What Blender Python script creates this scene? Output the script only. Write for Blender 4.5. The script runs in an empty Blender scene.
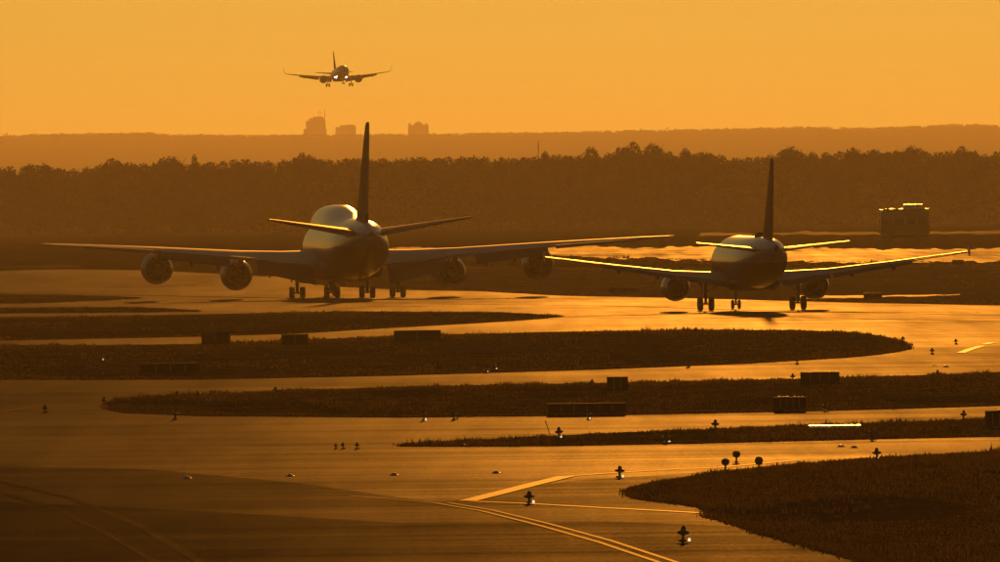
import bpy, math, random
import numpy as np
from mathutils import Vector, Matrix, noise as NZ
R = math.radians
random.seed(7); RNG = np.random.default_rng(7)
scene = bpy.context.scene
COL = scene.collection

# ------------------------------------------------------------------ camera
F = 14000.0            # focal length in pixels of a 1000 px wide picture
CAM_H = 10.0
PITCH = math.atan(91.0 / F)
ROLL = R(0.7)
fwd = Vector((0, math.cos(PITCH), -math.sin(PITCH)))
U0 = Vector((0, math.sin(PITCH), math.cos(PITCH)))
R0 = Vector((1, 0, 0))
CR = R0 * math.cos(ROLL) - U0 * math.sin(ROLL)
CU = R0 * math.sin(ROLL) + U0 * math.cos(ROLL)
cam_data = bpy.data.cameras.new('camera')
cam = bpy.data.objects.new('camera', cam_data)
COL.objects.link(cam)
cam.matrix_world = Matrix(((CR.x, CU.x, -fwd.x, 0), (CR.y, CU.y, -fwd.y, 0), (CR.z, CU.z, -fwd.z, CAM_H), (0, 0, 0, 1)))
cam_data.sensor_width = 36.0
cam_data.lens = 36.0 * F / 1000.0
cam_data.clip_start = 5.0
cam_data.clip_end = 60000.0
scene.camera = cam

# ------------------------------------------------------------------ sky, sun, exposure
SUN_EL, SUN_AZ = 5.0, 1.15
world = bpy.data.worlds.new('World'); scene.world = world; world.use_nodes = True
nt = world.node_tree; nt.nodes.clear()
wo = nt.nodes.new('ShaderNodeOutputWorld'); bg = nt.nodes.new('ShaderNodeBackground')
sky = nt.nodes.new('ShaderNodeTexSky'); sky.sky_type = 'NISHITA'; sky.sun_disc = False
sky.sun_elevation = R(SUN_EL); sky.sun_rotation = R(SUN_AZ)
sky.altitude = 100; sky.air_density = 1.0; sky.dust_density = 1.0; sky.ozone_density = 1.0
tint = nt.nodes.new('ShaderNodeMix'); tint.data_type = 'RGBA'; tint.blend_type = 'MULTIPLY'
tint.inputs[0].default_value = 1.0; tint.inputs[7].default_value = (0.190, 0.226, 0.21, 1)
nt.links.new(sky.outputs[0], tint.inputs[6]); nt.links.new(tint.outputs[2], bg.inputs[0])
bg.inputs[1].default_value = 0.05
nt.links.new(bg.outputs[0], wo.inputs[0])
sd = bpy.data.lights.new('sun', 'SUN'); sd.energy = 2.0; sd.angle = R(0.53); sd.color = (1.0, 0.325, 0.026)
sun = bpy.data.objects.new('sun', sd); COL.objects.link(sun)
sv = Vector((math.sin(R(SUN_AZ)) * math.cos(R(SUN_EL)), math.cos(R(SUN_AZ)) * math.cos(R(SUN_EL)), math.sin(R(SUN_EL))))
sun.rotation_euler = (-sv).to_track_quat('-Z', 'Y').to_euler()
scene.view_settings.view_transform = 'Standard'; scene.view_settings.look = 'None'
scene.view_settings.exposure = 0.0; scene.view_settings.gamma = 1.0
scene.render.engine = 'CYCLES'
scene.cycles.max_bounces = 5; scene.cycles.diffuse_bounces = 2; scene.cycles.glossy_bounces = 3
scene.cycles.transmission_bounces = 3; scene.cycles.volume_bounces = 0; scene.cycles.transparent_max_bounces = 8
scene.cycles.use_denoising = True
HAZE_DENSITY, HAZE_G = 4.3e-5, 0.52
HAZE_COL = (1.0, 1.0, 0.97, 1)

# ------------------------------------------------------------------ pixel helpers
KY = np.array([-500, 300, 1050, 1160, 1330, 1527, 1720, 1900, 2300, 3000, 3600, 4300, 9000, 30000], float)
KZ = np.array([0, 0, 0, -0.10, -0.88, -1.70, -1.12, -0.35, 1.0, 0.6, 0.1, 0.3, 3.0, 3.0], float)
def gz(y):
    """ground height at distance y (smoothed piecewise profile)"""
    y = np.asarray(y, float); s = 0
    for o in (-60, -30, 0, 30, 60): s = s + np.interp(y + o, KY, KZ)
    return s / 5
_TY = np.concatenate([np.arange(250, 4300, 2.0)])
_TS = (CAM_H - gz(_TY)) / _TY           # tangent of depression angle, decreasing with distance
_TS = np.minimum.accumulate(_TS)
def ray(px, py):
    u = (px - 500) / F; v = (281 - py) / F
    d = fwd + CR * u + CU * v
    return d / d.y
def G(px, py, dz=0.0):
    """point on the ground seen at a pixel of the 1000 x 562 picture"""
    d = ray(px, py); t = -d.z
    y = float(np.interp(-t, -_TS, _TY))
    return Vector((d.x * y, y, float(gz(y)) + dz))
def P(px, py, dist):
    d = ray(px, py)
    return Vector((d.x * dist, dist, CAM_H + d.z * dist))

# ------------------------------------------------------------------ materials
def nodes(name):
    m = bpy.data.materials.new(name); m.use_nodes = True
    n = m.node_tree
    return m, n, n.nodes['Principled BSDF']
def simple(name, col, rough=0.5, metal=0.0, spec=0.5, noise=0.0, nscale=2.0, coat=0.0):
    m, n, b = nodes(name)
    b.inputs['Base Color'].default_value = (*col, 1); b.inputs['Roughness'].default_value = rough
    b.inputs['Metallic'].default_value = metal; b.inputs['Specular IOR Level'].default_value = spec
    b.inputs['Coat Weight'].default_value = coat; b.inputs['Coat Roughness'].default_value = 0.12
    if noise > 0:
        tc = n.nodes.new('ShaderNodeTexCoord'); nz = n.nodes.new('ShaderNodeTexNoise')
        nz.inputs['Scale'].default_value = nscale; nz.inputs['Detail'].default_value = 5
        n.links.new(tc.outputs['Object'], nz.inputs['Vector'])
        mx = n.nodes.new('ShaderNodeMix'); mx.data_type = 'RGBA'
        mx.inputs[6].default_value = (*[c * (1 - noise) for c in col], 1); mx.inputs[7].default_value = (*[min(1, c * (1 + noise)) for c in col], 1)
        n.links.new(nz.outputs['Fac'], mx.inputs[0]); n.links.new(mx.outputs[2], b.inputs['Base Color'])
        mr = n.nodes.new('ShaderNodeMapRange'); mr.inputs[3].default_value = max(0.05, rough - 0.12); mr.inputs[4].default_value = min(1, rough + 0.12)
        n.links.new(nz.outputs['Fac'], mr.inputs[0]); n.links.new(mr.outputs[0], b.inputs['Roughness'])
    return m
def asphalt(name, base, r0, r1, g0, g1):
    """worn tarmac: patches, long rubber streaks and scuffed gloss"""
    m, n, b = nodes(name)
    geo = n.nodes.new('ShaderNodeNewGeometry')
    def noise(sx, sy, detail, rot=0.0):
        mp = n.nodes.new('ShaderNodeMapping'); mp.inputs['Scale'].default_value = (sx, sy, 0); mp.inputs['Rotation'].default_value = (0, 0, rot)
        nz = n.nodes.new('ShaderNodeTexNoise'); nz.inputs['Scale'].default_value = 1.0; nz.inputs['Detail'].default_value = detail; nz.inputs['Roughness'].default_value = 0.6
        n.links.new(geo.outputs['Position'], mp.inputs[0]); n.links.new(mp.outputs[0], nz.inputs['Vector'])
        return nz.outputs['Fac']
    a = noise(0.05, 0.006, 6); s = noise(0.35, 0.012, 4, R(35)); p = noise(0.02, 0.10, 5, R(4)); f = noise(6, 0.6, 4); q_ = noise(0.03, 0.38, 4, R(-3))
    def add(x, y, kx, ky):
        q = n.nodes.new('ShaderNodeMath'); q.operation = 'MULTIPLY'; q.inputs[1].default_value = kx; n.links.new(x, q.inputs[0])
        w = n.nodes.new('ShaderNodeMath'); w.operation = 'MULTIPLY_ADD'; w.inputs[1].default_value = ky; n.links.new(y, w.inputs[0]); n.links.new(q.outputs[0], w.inputs[2])
        return w.outputs[0]
    t = add(add(add(a, s, 0.26, 0.16), add(p, f, 0.24, 0.14), 1.0, 1.0), q_, 1.0, 0.20)
    mr = n.nodes.new('ShaderNodeMapRange'); mr.inputs[1].default_value = 0.36; mr.inputs[2].default_value = 0.64
    mr.inputs[3].default_value = r1; mr.inputs[4].default_value = r0
    n.links.new(t, mr.inputs[0]); n.links.new(mr.outputs[0], b.inputs['Roughness'])
    cr = n.nodes.new('ShaderNodeMix'); cr.data_type = 'RGBA'
    cr.inputs[6].default_value = (*[c * 0.55 for c in base], 1); cr.inputs[7].default_value = (*[c * 1.5 for c in base], 1)
    n.links.new(t, cr.inputs[0]); n.links.new(cr.outputs[2], b.inputs['Base Color'])
    b.inputs['Specular IOR Level'].default_value = 0.15
    # the open, porous surface traps most grazing light: only the polished stone tops are glossy
    df = n.nodes.new('ShaderNodeBsdfDiffuse'); n.links.new(cr.outputs[2], df.inputs[0]); df.inputs[1].default_value = 1.0
    mx = n.nodes.new('ShaderNodeMixShader'); mg = n.nodes.new('ShaderNodeMapRange'); mg.inputs[1].default_value = 0.34; mg.inputs[2].default_value = 0.66
    mg.inputs[3].default_value = g0; mg.inputs[4].default_value = g1; n.links.new(t, mg.inputs[0]); n.links.new(mg.outputs[0], mx.inputs[0])
    n.links.new(df.outputs[0], mx.inputs[1]); n.links.new(b.outputs[0], mx.inputs[2])
    n.links.new(mx.outputs[0], n.nodes['Material Output'].inputs[0])
    return m
def painted(name, col, wear, gloss=0.17):
    m, n, b = nodes(name)
    geo = n.nodes.new('ShaderNodeNewGeometry'); nz = n.nodes.new('ShaderNodeTexNoise'); nz.inputs['Scale'].default_value = 1.4; nz.inputs['Detail'].default_value = 8
    n.links.new(geo.outputs['Position'], nz.inputs['Vector'])
    mr = n.nodes.new('ShaderNodeMapRange'); mr.inputs[1].default_value = wear - 0.08; mr.inputs[2].default_value = wear + 0.08
    n.links.new(nz.outputs['Fac'], mr.inputs[0])
    mx = n.nodes.new('ShaderNodeMix'); mx.data_type = 'RGBA'; mx.inputs[6].default_value = (0.05, 0.048, 0.045, 1); mx.inputs[7].default_value = (*col, 1)
    n.links.new(mr.outputs[0], mx.inputs[0]); n.links.new(mx.outputs[2], b.inputs['Base Color'])
    b.inputs['Roughness'].default_value = 0.55; b.inputs['Specular IOR Level'].default_value = 0.15
    df = n.nodes.new('ShaderNodeBsdfDiffuse'); n.links.new(mx.outputs[2], df.inputs[0]); ms = n.nodes.new('ShaderNodeMixShader'); ms.inputs[0].default_value = gloss
    n.links.new(df.outputs[0], ms.inputs[1]); n.links.new(b.outputs[0], ms.inputs[2]); n.links.new(ms.outputs[0], n.nodes['Material Output'].inputs[0])
    return m
def leafy(name, col, trans=0.0, scale=0.35, lo=0.6, hi=1.4, island=0.0):
    m, n, b = nodes(name)
    oi = n.nodes.new('ShaderNodeNewGeometry'); nz = n.nodes.new('ShaderNodeTexNoise'); nz.inputs['Scale'].default_value = scale; nz.inputs['Detail'].default_value = 4
    n.links.new(oi.outputs['Position'], nz.inputs['Vector'])
    mx = n.nodes.new('ShaderNodeMix'); mx.data_type = 'RGBA'
    mx.inputs[6].default_value = (*[c * lo for c in col], 1); mx.inputs[7].default_value = (*[c * hi for c in col], 1)
    fac = nz.outputs['Fac']
    if island:
        q = n.nodes.new('ShaderNodeMix'); q.inputs[0].default_value = island; n.links.new(fac, q.inputs[2]); n.links.new(oi.outputs['Random Per Island'], q.inputs[3]); fac = q.outputs[0]
    n.links.new(fac, mx.inputs[0]); n.links.new(mx.outputs[2], b.inputs['Base Color'])
    b.inputs['Roughness'].default_value = 1.0; b.inputs['Specular IOR Level'].default_value = 0.0
    if trans:
        tl = n.nodes.new('ShaderNodeBsdfTranslucent'); n.links.new(mx.outputs[2], tl.inputs[0]); ms = n.nodes.new('ShaderNodeMixShader'); ms.inputs[0].default_value = trans
        n.links.new(b.outputs[0], ms.inputs[1]); n.links.new(tl.outputs[0], ms.inputs[2]); n.links.new(ms.outputs[0], n.nodes['Material Output'].inputs[0])
    return m
M = {}
M['asphalt'] = asphalt('asphalt', (0.050, 0.047, 0.043), 0.50, 0.58, 0.02, 0.19)
M['apron'] = asphalt('apron_asphalt', (0.045, 0.042, 0.038), 0.50, 0.60, 0.04, 0.20)
M['apron_falloff_mid'] = asphalt('apron_falloff_mid_asphalt', (0.043, 0.040, 0.036), 0.50, 0.60, 0.02, 0.11)  # less gloss and darker tone, painting in the glare's fade towards the viewer
M['apron_falloff_near'] = asphalt('apron_falloff_near_asphalt', (0.040, 0.037, 0.033), 0.50, 0.62, 0.008, 0.07)  # dimmest step of the same painted glare falloff
M['far_taxi'] = asphalt('far_taxiway_glare', (0.07, 0.065, 0.055), 0.50, 0.58, 0.03, 0.325)  # gloss and tone raised to build in the far sun glare
M['runway'] = asphalt('runway_concrete', (0.09, 0.085, 0.075), 0.50, 0.60, -0.10, 0.42)
M['road'] = asphalt('road_asphalt', (0.06, 0.055, 0.05), 0.55, 0.65, 0.0, 0.10)
M['tyre_mark'] = asphalt('rubbered_asphalt', (0.030, 0.028, 0.026), 0.52, 0.60, 0.02, 0.08)
M['soil'] = leafy('soil', (0.085, 0.060, 0.028), 0.0, 0.12, 0.35, 1.7)
M['grass'] = leafy('dry_grass', (0.118, 0.082, 0.028), 0.38, 0.4, 0.1, 2.2, 0.5)
M['grass_far'] = leafy('lightened_dry_grass', (0.26, 0.18, 0.07), 0.3, 0.2, 0.4, 1.6, 0.4)  # lightened copy of the grass, painting in distant haze and light
M['soil_far'] = leafy('lightened_dry_turf', (0.24, 0.17, 0.07), 0.0, 0.06, 0.5, 1.5)  # soil lightened the same way for the far field
M['leaf'] = leafy('foliage', (0.050, 0.055, 0.020))
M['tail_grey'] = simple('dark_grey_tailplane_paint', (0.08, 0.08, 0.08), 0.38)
M['bark'] = simple('bark', (0.06, 0.045, 0.03), 0.9, spec=0.1, noise=0.4)
M['hill'] = leafy('wooded_hill', (0.055, 0.060, 0.030))
M['paint'] = painted('yellow_line_paint', (0.62, 0.42, 0.07), 0.44)
M['paint_white'] = painted('white_line_paint', (0.75, 0.74, 0.70), 0.36, 0.5)
M['paint_fresh'] = painted('fresh_yellow_line_paint', (0.70, 0.48, 0.09), 0.40, 0.30)
M['white'] = simple('white_aircraft_paint', (0.78, 0.77, 0.75), 0.30, coat=0.6)
M['grey'] = simple('grey_wing_paint', (0.32, 0.32, 0.32), 0.42, spec=0.3, noise=0.12, nscale=0.45)
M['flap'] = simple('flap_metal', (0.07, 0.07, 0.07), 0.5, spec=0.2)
M['fin'] = simple('dark_blue_tail_paint', (0.035, 0.04, 0.08), 0.50, spec=0.2)
M['lower'] = simple('dark_lower_body_paint', (0.07, 0.07, 0.08), 0.40, spec=0.3)
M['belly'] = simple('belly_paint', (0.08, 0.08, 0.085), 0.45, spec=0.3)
M['nacelle'] = simple('nacelle_paint', (0.12, 0.12, 0.12), 0.38, spec=0.35, coat=0.1)
M['nacelle_light'] = simple('pale_nacelle_paint', (0.36, 0.36, 0.36), 0.30, coat=0.4)
M['lip'] = simple('polished_metal', (0.75, 0.74, 0.72), 0.15, metal=1.0)
M['hot'] = simple('exhaust_metal', (0.03, 0.028, 0.026), 0.7, spec=0.1)
M['dark'] = simple('dark_cavity', (0.008, 0.008, 0.008), 0.9, spec=0.0)
M['tyre'] = simple('tyre_rubber', (0.025, 0.025, 0.025), 0.75, noise=0.2)
M['strut'] = simple('gear_metal', (0.16, 0.16, 0.16), 0.45, metal=0.3)
M['glass'] = simple('dark_glass', (0.02, 0.02, 0.025), 0.06, spec=0.8)
M['sign_back'] = simple('sign_back_sheet', (0.014, 0.013, 0.012), 0.7, spec=0.2)
M['sign_frame'] = simple('sign_frame_aluminium', (0.55, 0.54, 0.52), 0.30, metal=0.9, noise=0.15, nscale=4)
M['cap'] = simple('dull_cap_metal', (0.40, 0.39, 0.37), 0.52, metal=0.6)
M['post'] = simple('light_post_metal', (0.09, 0.085, 0.06), 0.55, noise=0.2, nscale=8)
M['lens'] = simple('lamp_lens', (0.75, 0.75, 0.78), 0.10, spec=0.9, coat=1.0)
M['concrete'] = simple('concrete_wall', (0.30, 0.28, 0.26), 0.8, noise=0.2, nscale=0.05)
M['window'] = simple('window_glass', (0.05, 0.05, 0.06), 0.2)
M['truck'] = simple('truck_paint', (0.22, 0.18, 0.13), 0.3, coat=0.4)
M['steel'] = simple('galvanised_steel', (0.35, 0.35, 0.35), 0.4, metal=0.8)
def emitter(name, col, k):
    m, n, b = nodes(name)
    b.inputs['Emission Color'].default_value = (*col, 1); b.inputs['Emission Strength'].default_value = k
    return m
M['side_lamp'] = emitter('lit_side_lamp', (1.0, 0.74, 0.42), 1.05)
M['lamp'] = emitter('lit_landing_lamp', (1.0, 0.86, 0.62), 60.0)

# ------------------------------------------------------------------ mesh builder
def split_tone(z):  # pale above height z, dark below
    m = bpy.data.materials.new('two_tone_fuselage'); m.use_nodes = True; n = m.node_tree; b = n.nodes['Principled BSDF']
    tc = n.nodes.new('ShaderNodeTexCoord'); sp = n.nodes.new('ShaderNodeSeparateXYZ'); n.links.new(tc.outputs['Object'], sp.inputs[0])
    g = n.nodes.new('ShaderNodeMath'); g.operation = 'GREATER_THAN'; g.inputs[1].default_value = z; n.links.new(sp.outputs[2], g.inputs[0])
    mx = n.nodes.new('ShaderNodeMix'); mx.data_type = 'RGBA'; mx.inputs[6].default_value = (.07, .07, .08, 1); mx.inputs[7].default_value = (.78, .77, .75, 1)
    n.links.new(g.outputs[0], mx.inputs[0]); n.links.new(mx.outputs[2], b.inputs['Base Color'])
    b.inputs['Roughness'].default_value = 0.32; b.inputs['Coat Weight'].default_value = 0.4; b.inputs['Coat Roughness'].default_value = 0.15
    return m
class MB:
    def __init__(s): s.v = []; s.f = []
    def add(s, vs, fs):
        o = len(s.v); s.v += [tuple(x) for x in vs]; s.f += [tuple(i + o for i in f) for f in fs]; return s
    def box(s, c, d, taper=1.0):
        x, y, z = c; a, b, h = d[0] / 2, d[1] / 2, d[2] / 2; t = taper
        return s.add([(x - a, y - b, z - h), (x + a, y - b, z - h), (x + a, y + b, z - h), (x - a, y + b, z - h),
                      (x - a * t, y - b * t, z + h), (x + a * t, y - b * t, z + h), (x + a * t, y + b * t, z + h), (x - a * t, y + b * t, z + h)],
                     [(3, 2, 1, 0), (4, 5, 6, 7), (0, 1, 5, 4), (1, 2, 6, 5), (2, 3, 7, 6), (3, 0, 4, 7)])
    def loft(s, rings, cap0=True, cap1=True, close=True):
        n = len(rings[0]); vs = [p for r in rings for p in r]; fs = []
        for i in range(len(rings) - 1):
            for j in range(n if close else n - 1):
                k = (j + 1) % n
                fs.append((i * n + j, i * n + k, (i + 1) * n + k, (i + 1) * n + j))
        if cap0: fs.append(tuple(range(n - 1, -1, -1)))
        if cap1: fs.append(tuple((len(rings) - 1) * n + j for j in range(n)))
        return s.add(vs, fs)
    def tube(s, p0, p1, r0, r1=None, n=10):
        p0, p1 = Vector(p0), Vector(p1); r1 = r0 if r1 is None else r1
        q = (p1 - p0).to_track_quat('Z', 'Y')
        rg = [[p + q @ Vector((r * math.cos(2 * math.pi * k / n), r * math.sin(2 * math.pi * k / n), 0)) for k in range(n)] for p, r in ((p0, r0), (p1, r1))]
        return s.loft(rg)
    def lathe_y(s, c, prof, n=28, cap0=False, cap1=False, chev=0.0):
        """profile of (y, radius) turned round the y axis through c; chev zigzags the last ring"""
        rg = []
        for i, (y, r) in enumerate(prof):
            rg.append([(c[0] + r * math.cos(2 * math.pi * k / n), c[1] + y - (chev if (i == len(prof) - 1 and k % 2) else 0), c[2] + r * math.sin(2 * math.pi * k / n)) for k in range(n)])
        return s.loft(rg, cap0, cap1)
    def lathe_z(s, c, prof, n=14, cap0=True, cap1=True):
        rg = [[(c[0] + r * math.cos(2 * math.pi * k / n), c[1] + r * math.sin(2 * math.pi * k / n), c[2] + z) for k in range(n)] for z, r in prof]
        return s.loft(rg, cap0, cap1)
    def lathe_x(s, c, prof, n=20):
        rg = [[(c[0] + x, c[1] + r * math.cos(2 * math.pi * k / n), c[2] + r * math.sin(2 * math.pi * k / n)) for k in range(n)] for x, r in prof]
        return s.loft(rg)
    def mesh(s, name, mat, smooth=True):
        me = bpy.data.meshes.new(name); me.from_pydata(s.v, [], s.f); me.validate()
        import bmesh
        b = bmesh.new(); b.from_mesh(me); bmesh.ops.recalc_face_normals(b, faces=b.faces); b.to_mesh(me); b.free()
        me.materials.append(M[mat] if isinstance(mat, str) else mat)
        if smooth:
            for p in me.polygons: p.use_smooth = True
            me.set_sharp_from_angle(angle=R(42))
        return me
    def build(s, name, mat, parent=None, smooth=True):
        o = bpy.data.objects.new(name, s.mesh(name, mat, smooth)); COL.objects.link(o); o.parent = parent
        return o
def tag(o, label=None, cat=None, group=None, kind=None):
    if label: o['label'] = label
    if cat: o['category'] = cat
    if group: o['group'] = group
    if kind: o['kind'] = kind
    return o
def empty(name, loc, rot=(0, 0, 0)):
    o = bpy.data.objects.new(name, None); COL.objects.link(o); o.location = loc; o.rotation_euler = rot; o.empty_display_size = 0.5
    return o
def copy_tree(o, parent=None):
    c = o.copy(); COL.objects.link(c); c.parent = parent
    for ch in [x for x in o.children]: copy_tree(ch, c)
    return c

# ------------------------------------------------------------------ ground, pavement, verges
def sheet(name, rows, cols, fn, mat):
    vs = [fn(i, j) for i in range(rows) for j in range(cols)]
    fs = [(i * cols + j, i * cols + j + 1, (i + 1) * cols + j + 1, (i + 1) * cols + j) for i in range(rows - 1) for j in range(cols - 1)]
    me = bpy.data.meshes.new(name); me.from_pydata([tuple(v) for v in vs], [], fs); me.materials.append(M[mat]); me.update()
    for p in me.polygons: p.use_smooth = True
    o = bpy.data.objects.new(name, me); COL.objects.link(o); return o
gy = np.concatenate([np.arange(-300, 900, 100), np.arange(900, 4500, 25), np.arange(4500, 20201, 700)])
o = sheet('ground', len(gy), 7, lambda i, j: (-2500 + 5000 * j / 6, gy[i], float(gz(gy[i]))), 'soil'); tag(o, kind='structure')
def pave(name, mat, y0, y1, step, dz, skew=0.0):
    ys = np.arange(y0, y1 + step * .5, step)
    def fn(i, j):
        x = -400 + 40 * j; y = ys[i] + skew * x * (1 if i in (0, len(ys) - 1) else 0)
        return (x, y, float(gz(y)) + dz)
    return tag(sheet(name, len(ys), 21, fn, mat), kind='structure')
pave('taxiway_pavement', 'asphalt', 150, 860, 13, 0.022)
pave('far_taxiway_pavement', 'far_taxi', 860, 1800, 10, 0.026)

def poly(pts, x): return float(np.interp(x, [p[0] for p in pts], [p[1] for p in pts]))
WN = np.convolve(RNG.normal(0, 1.0, 1000), [.2, .35, .35, .1], 'same') + 1.6 * np.convolve(RNG.normal(0, 1.0, 1000), np.ones(14) / 14, 'same')
def band(name, up, lo, mat, dz, nx=70, ny=8, kind='structure', wob=0.0):
    x0, x1 = up[0][0], up[-1][0]
    def fn(i, j):
        x = x0 + (x1 - x0) * j / (nx - 1); a, b = poly(up, x), poly(lo, x)
        if wob: a += wob * WN[int(x * .31) % 997]; b += wob * WN[int(x * .27 + 400) % 997]
        return G(x, a + (b - a) * i / (ny - 1), dz)
    return tag(sheet(name, ny, nx, fn, mat), kind=kind)
GRASS_V, ISLANDS = [], []
def blades(name, label, up, lo, n, h0, h1, w, edge=0.35, patch=0.05):
    """dry grass of one verge: crossed tapering blades with taller weeds along the edges"""
    x0, x1 = up[0][0], up[-1][0]
    V = []; Fc = []
    xs = RNG.uniform(x0, x1, n * 3); ts = RNG.uniform(0, 1, n * 3)
    ph = RNG.uniform(0, 6.28, 8); seedz = float(ph[2])
    cnt = 0
    for x, t in zip(xs, ts):
        a, b = poly(up, x), poly(lo, x)
        if RNG.random() > min(1.0, (b - a) / 14 + 0.15): continue
        if RNG.random() < edge: t = abs(RNG.normal(0, 0.06)) if RNG.random() < 0.65 else 1 - abs(RNG.normal(0, 0.05))
        t = min(max(t, 0.0), 1.0)
        p = G(x, a + (b - a) * t, 0.03)
        k = 0.5 + 0.5 * math.sin(p.x * 0.35 + ph[0]) * math.sin(p.y * 0.06 + ph[1] + 0.4 * math.sin(p.x * 0.21))
        k = .5 * k + .5 * min(1, max(0, .5 + 1.1 * NZ.noise(Vector((p.x * .9, p.y * .12, seedz)))))
        bare = NZ.noise(Vector((p.x * .16, p.y * .022, seedz + 5)))
        if bare < -.22 and RNG.random() < .85 and .08 < t < .94: continue
        h = .62 * h0 + (.62 if t > .1 else .85) * (h1 - h0) * (RNG.random() ** 2.6) * (0.08 + 1.1 * k * k) * (1.5 if RNG.random() < .02 else 1)
        for q in range(3):
            an = RNG.uniform(0, 6.28); le = RNG.uniform(0.05, 0.5) * h; ww = w * RNG.uniform(0.6, 1.4)
            ox, oy = RNG.normal(0, 0.12, 2)
            dx, dy = math.cos(an), math.sin(an)
            hq = h * RNG.uniform(0.6, 1.0); i0 = len(V)
            bx, by = p.x + ox, p.y + oy
            V += [(bx - dy * ww, by + dx * ww * .5, p.z), (bx + dy * ww, by - dx * ww * .5, p.z), (bx + dx * le, by + dy * le, p.z + hq)]
            Fc.append((i0, i0 + 1, i0 + 2))
        cnt += 1
        if cnt >= n: break
    me = bpy.data.meshes.new(name); me.from_pydata(V, [], Fc); me.materials.append(M['grass']); me.update()
    o = bpy.data.objects.new(name, me); COL.objects.link(o)
    return tag(o, label, 'grass', kind='stuff')
for nm_, mt_, up_, lo_, dz_ in (  # bands step down in gloss towards the viewer, a painted glare falloff
        ('apron', 'apron', [(-60, 434), (120, 439), (250, 447), (400, 450), (700, 446), (1060, 441)], [(-60, 466), (150, 470), (300, 484), (440, 504), (566, 482), (720, 472), (1060, 457)], .030),
        ('apron_falloff_band', 'apron_falloff_mid', [(-60, 466), (150, 470), (300, 484), (440, 504), (566, 482), (720, 472), (1060, 457)], [(-60, 500), (200, 512), (400, 524), (600, 522), (800, 530), (1060, 540)], .034),
        ('apron_falloff_band', 'apron_falloff_near', [(-60, 500), (200, 512), (400, 524), (600, 522), (800, 530), (1060, 540)], [(-60, 640), (1060, 640)], .038)):
    band(nm_, up_, lo_, mt_, dz_, nx=60, ny=14)
VERGES = [
 # name, label, upper edge, lower edge, tufts, min height, max height, width
 ('grass_verge', 'dark tufted grass corner nearest the viewer at lower right',
  [(626, 493), (640, 488), (660, 484), (700, 477), (760, 470), (860, 460), (1010, 452), (1060, 449)],
  [(626, 495), (640, 500), (680, 505), (703, 509), (706, 518), (730, 524), (760, 535), (800, 546), (850, 560), (900, 576), (1060, 600)], 30000, 0.12, 0.65, 0.030),
 ('grass_verge', 'thin grass strip crossing behind the chevron line, right of centre',
  [(400, 445.5), (470, 442), (540, 438), (620, 434), (700, 431), (800, 427.5), (900, 423.5), (1010, 419), (1060, 417)],
  [(400, 447), (470, 447), (560, 446.5), (700, 444), (800, 441.5), (900, 439), (1010, 437), (1060, 436)], 11000, 0.10, 0.60, 0.032),
 ('grass_verge', 'long grass island with a rounded left end below the curved verge',
  [(105, 406), (112, 402), (125, 400), (170, 397), (300, 391), (450, 387), (600, 384), (800, 380), (900, 377), (1010, 373), (1060, 371)],
  [(105, 408), (112, 411), (125, 413.5), (200, 416.5), (400, 418), (600, 416), (800, 412), (900, 409.5), (1010, 406), (1060, 405)], 26000, 0.10, 0.55, 0.036),
 ('grass_verge', 'wide grass island ending in a rounded tip at the right',
  [(-60, 346), (100, 346), (200, 345), (300, 341), (400, 336.5), (560, 332.5), (700, 330.5), (800, 331), (850, 333), (880, 337), (900, 341), (912, 347)],
  [(-60, 380), (200, 380), (400, 376), (600, 370), (750, 364), (850, 358), (880, 355), (900, 352), (912, 349)], 26000, 0.10, 0.60, 0.042),
 ('grass_verge', 'pointed grass strip in front of the jumbo jet shadow',
  [(-60, 319), (100, 317), (200, 315), (350, 312), (500, 313), (562, 316)],
  [(-60, 342), (0, 341), (200, 337), (300, 334), (380, 329), (480, 323.5), (540, 319.5), (562, 317)], 12000, 0.08, 0.50, 0.050),
 ('grass_verge', 'small dark grass wedge under the left outboard engine',
  [(-60, 294), (40, 295), (100, 296), (143, 298)],
  [(-60, 305), (40, 303.5), (100, 301), (143, 298.6)], 2500, 0.08, 0.4, 0.06),
 ('grass_verge', 'thin low grass streak left of the jumbo wheels',
  [(-60, 309), (60, 308), (140, 307.5), (200, 311)],
  [(-60, 314), (60, 313.5), (140, 313), (200, 312)], 2000, 0.06, 0.35, 0.06),
 ('grass_verge', 'broad dark grass field between both jets and the far runway',
  [(300, 281), (340, 272), (400, 266), (480, 267), (560, 268), (680, 268), (800, 267), (900, 265), (1010, 264), (1060, 263)],
  [(300, 283), (340, 287), (400, 290), (480, 291.5), (560, 296), (690, 298.5), (850, 303), (1010, 306), (1060, 307)], 16000, 0.08, 0.50, 0.070),
]
for nm, lab, up, lo, n, h0, h1, w in VERGES:
    far = 'far runway' in lab
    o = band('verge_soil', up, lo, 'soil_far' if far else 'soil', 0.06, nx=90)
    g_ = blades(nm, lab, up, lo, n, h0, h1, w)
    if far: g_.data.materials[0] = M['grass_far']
# a strip of service road inside the far field, and the far runway and perimeter road
band('service_road', [(800, 297), (960, 295)], [(800, 300), (960, 296)], 'runway', 0.10, nx=60, wob=.5)
band('taxiway', [(-60, 273), (60, 270), (150, 271), (250, 276), (300, 280)], [(-60, 292), (60, 294), (150, 296), (250, 298), (300, 299)], 'far_taxi', 0.08, nx=40)
band('runway', [(380, 249), (480, 249), (560, 247), (680, 248), (800, 249), (1060, 249)], [(380, 250), (480, 253), (560, 257), (680, 260), (800, 263), (1060, 262)], 'runway', 0.10, nx=300, wob=1.25)
band('perimeter_road', [(700, 234), (1060, 230.5)], [(700, 236), (1060, 234)], 'road', 0.10, nx=90, wob=.8)
band('perimeter_road', [(-60, 266), (80, 267)], [(-60, 269), (80, 268)], 'road', 0.10, nx=40, wob=.8)

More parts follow.
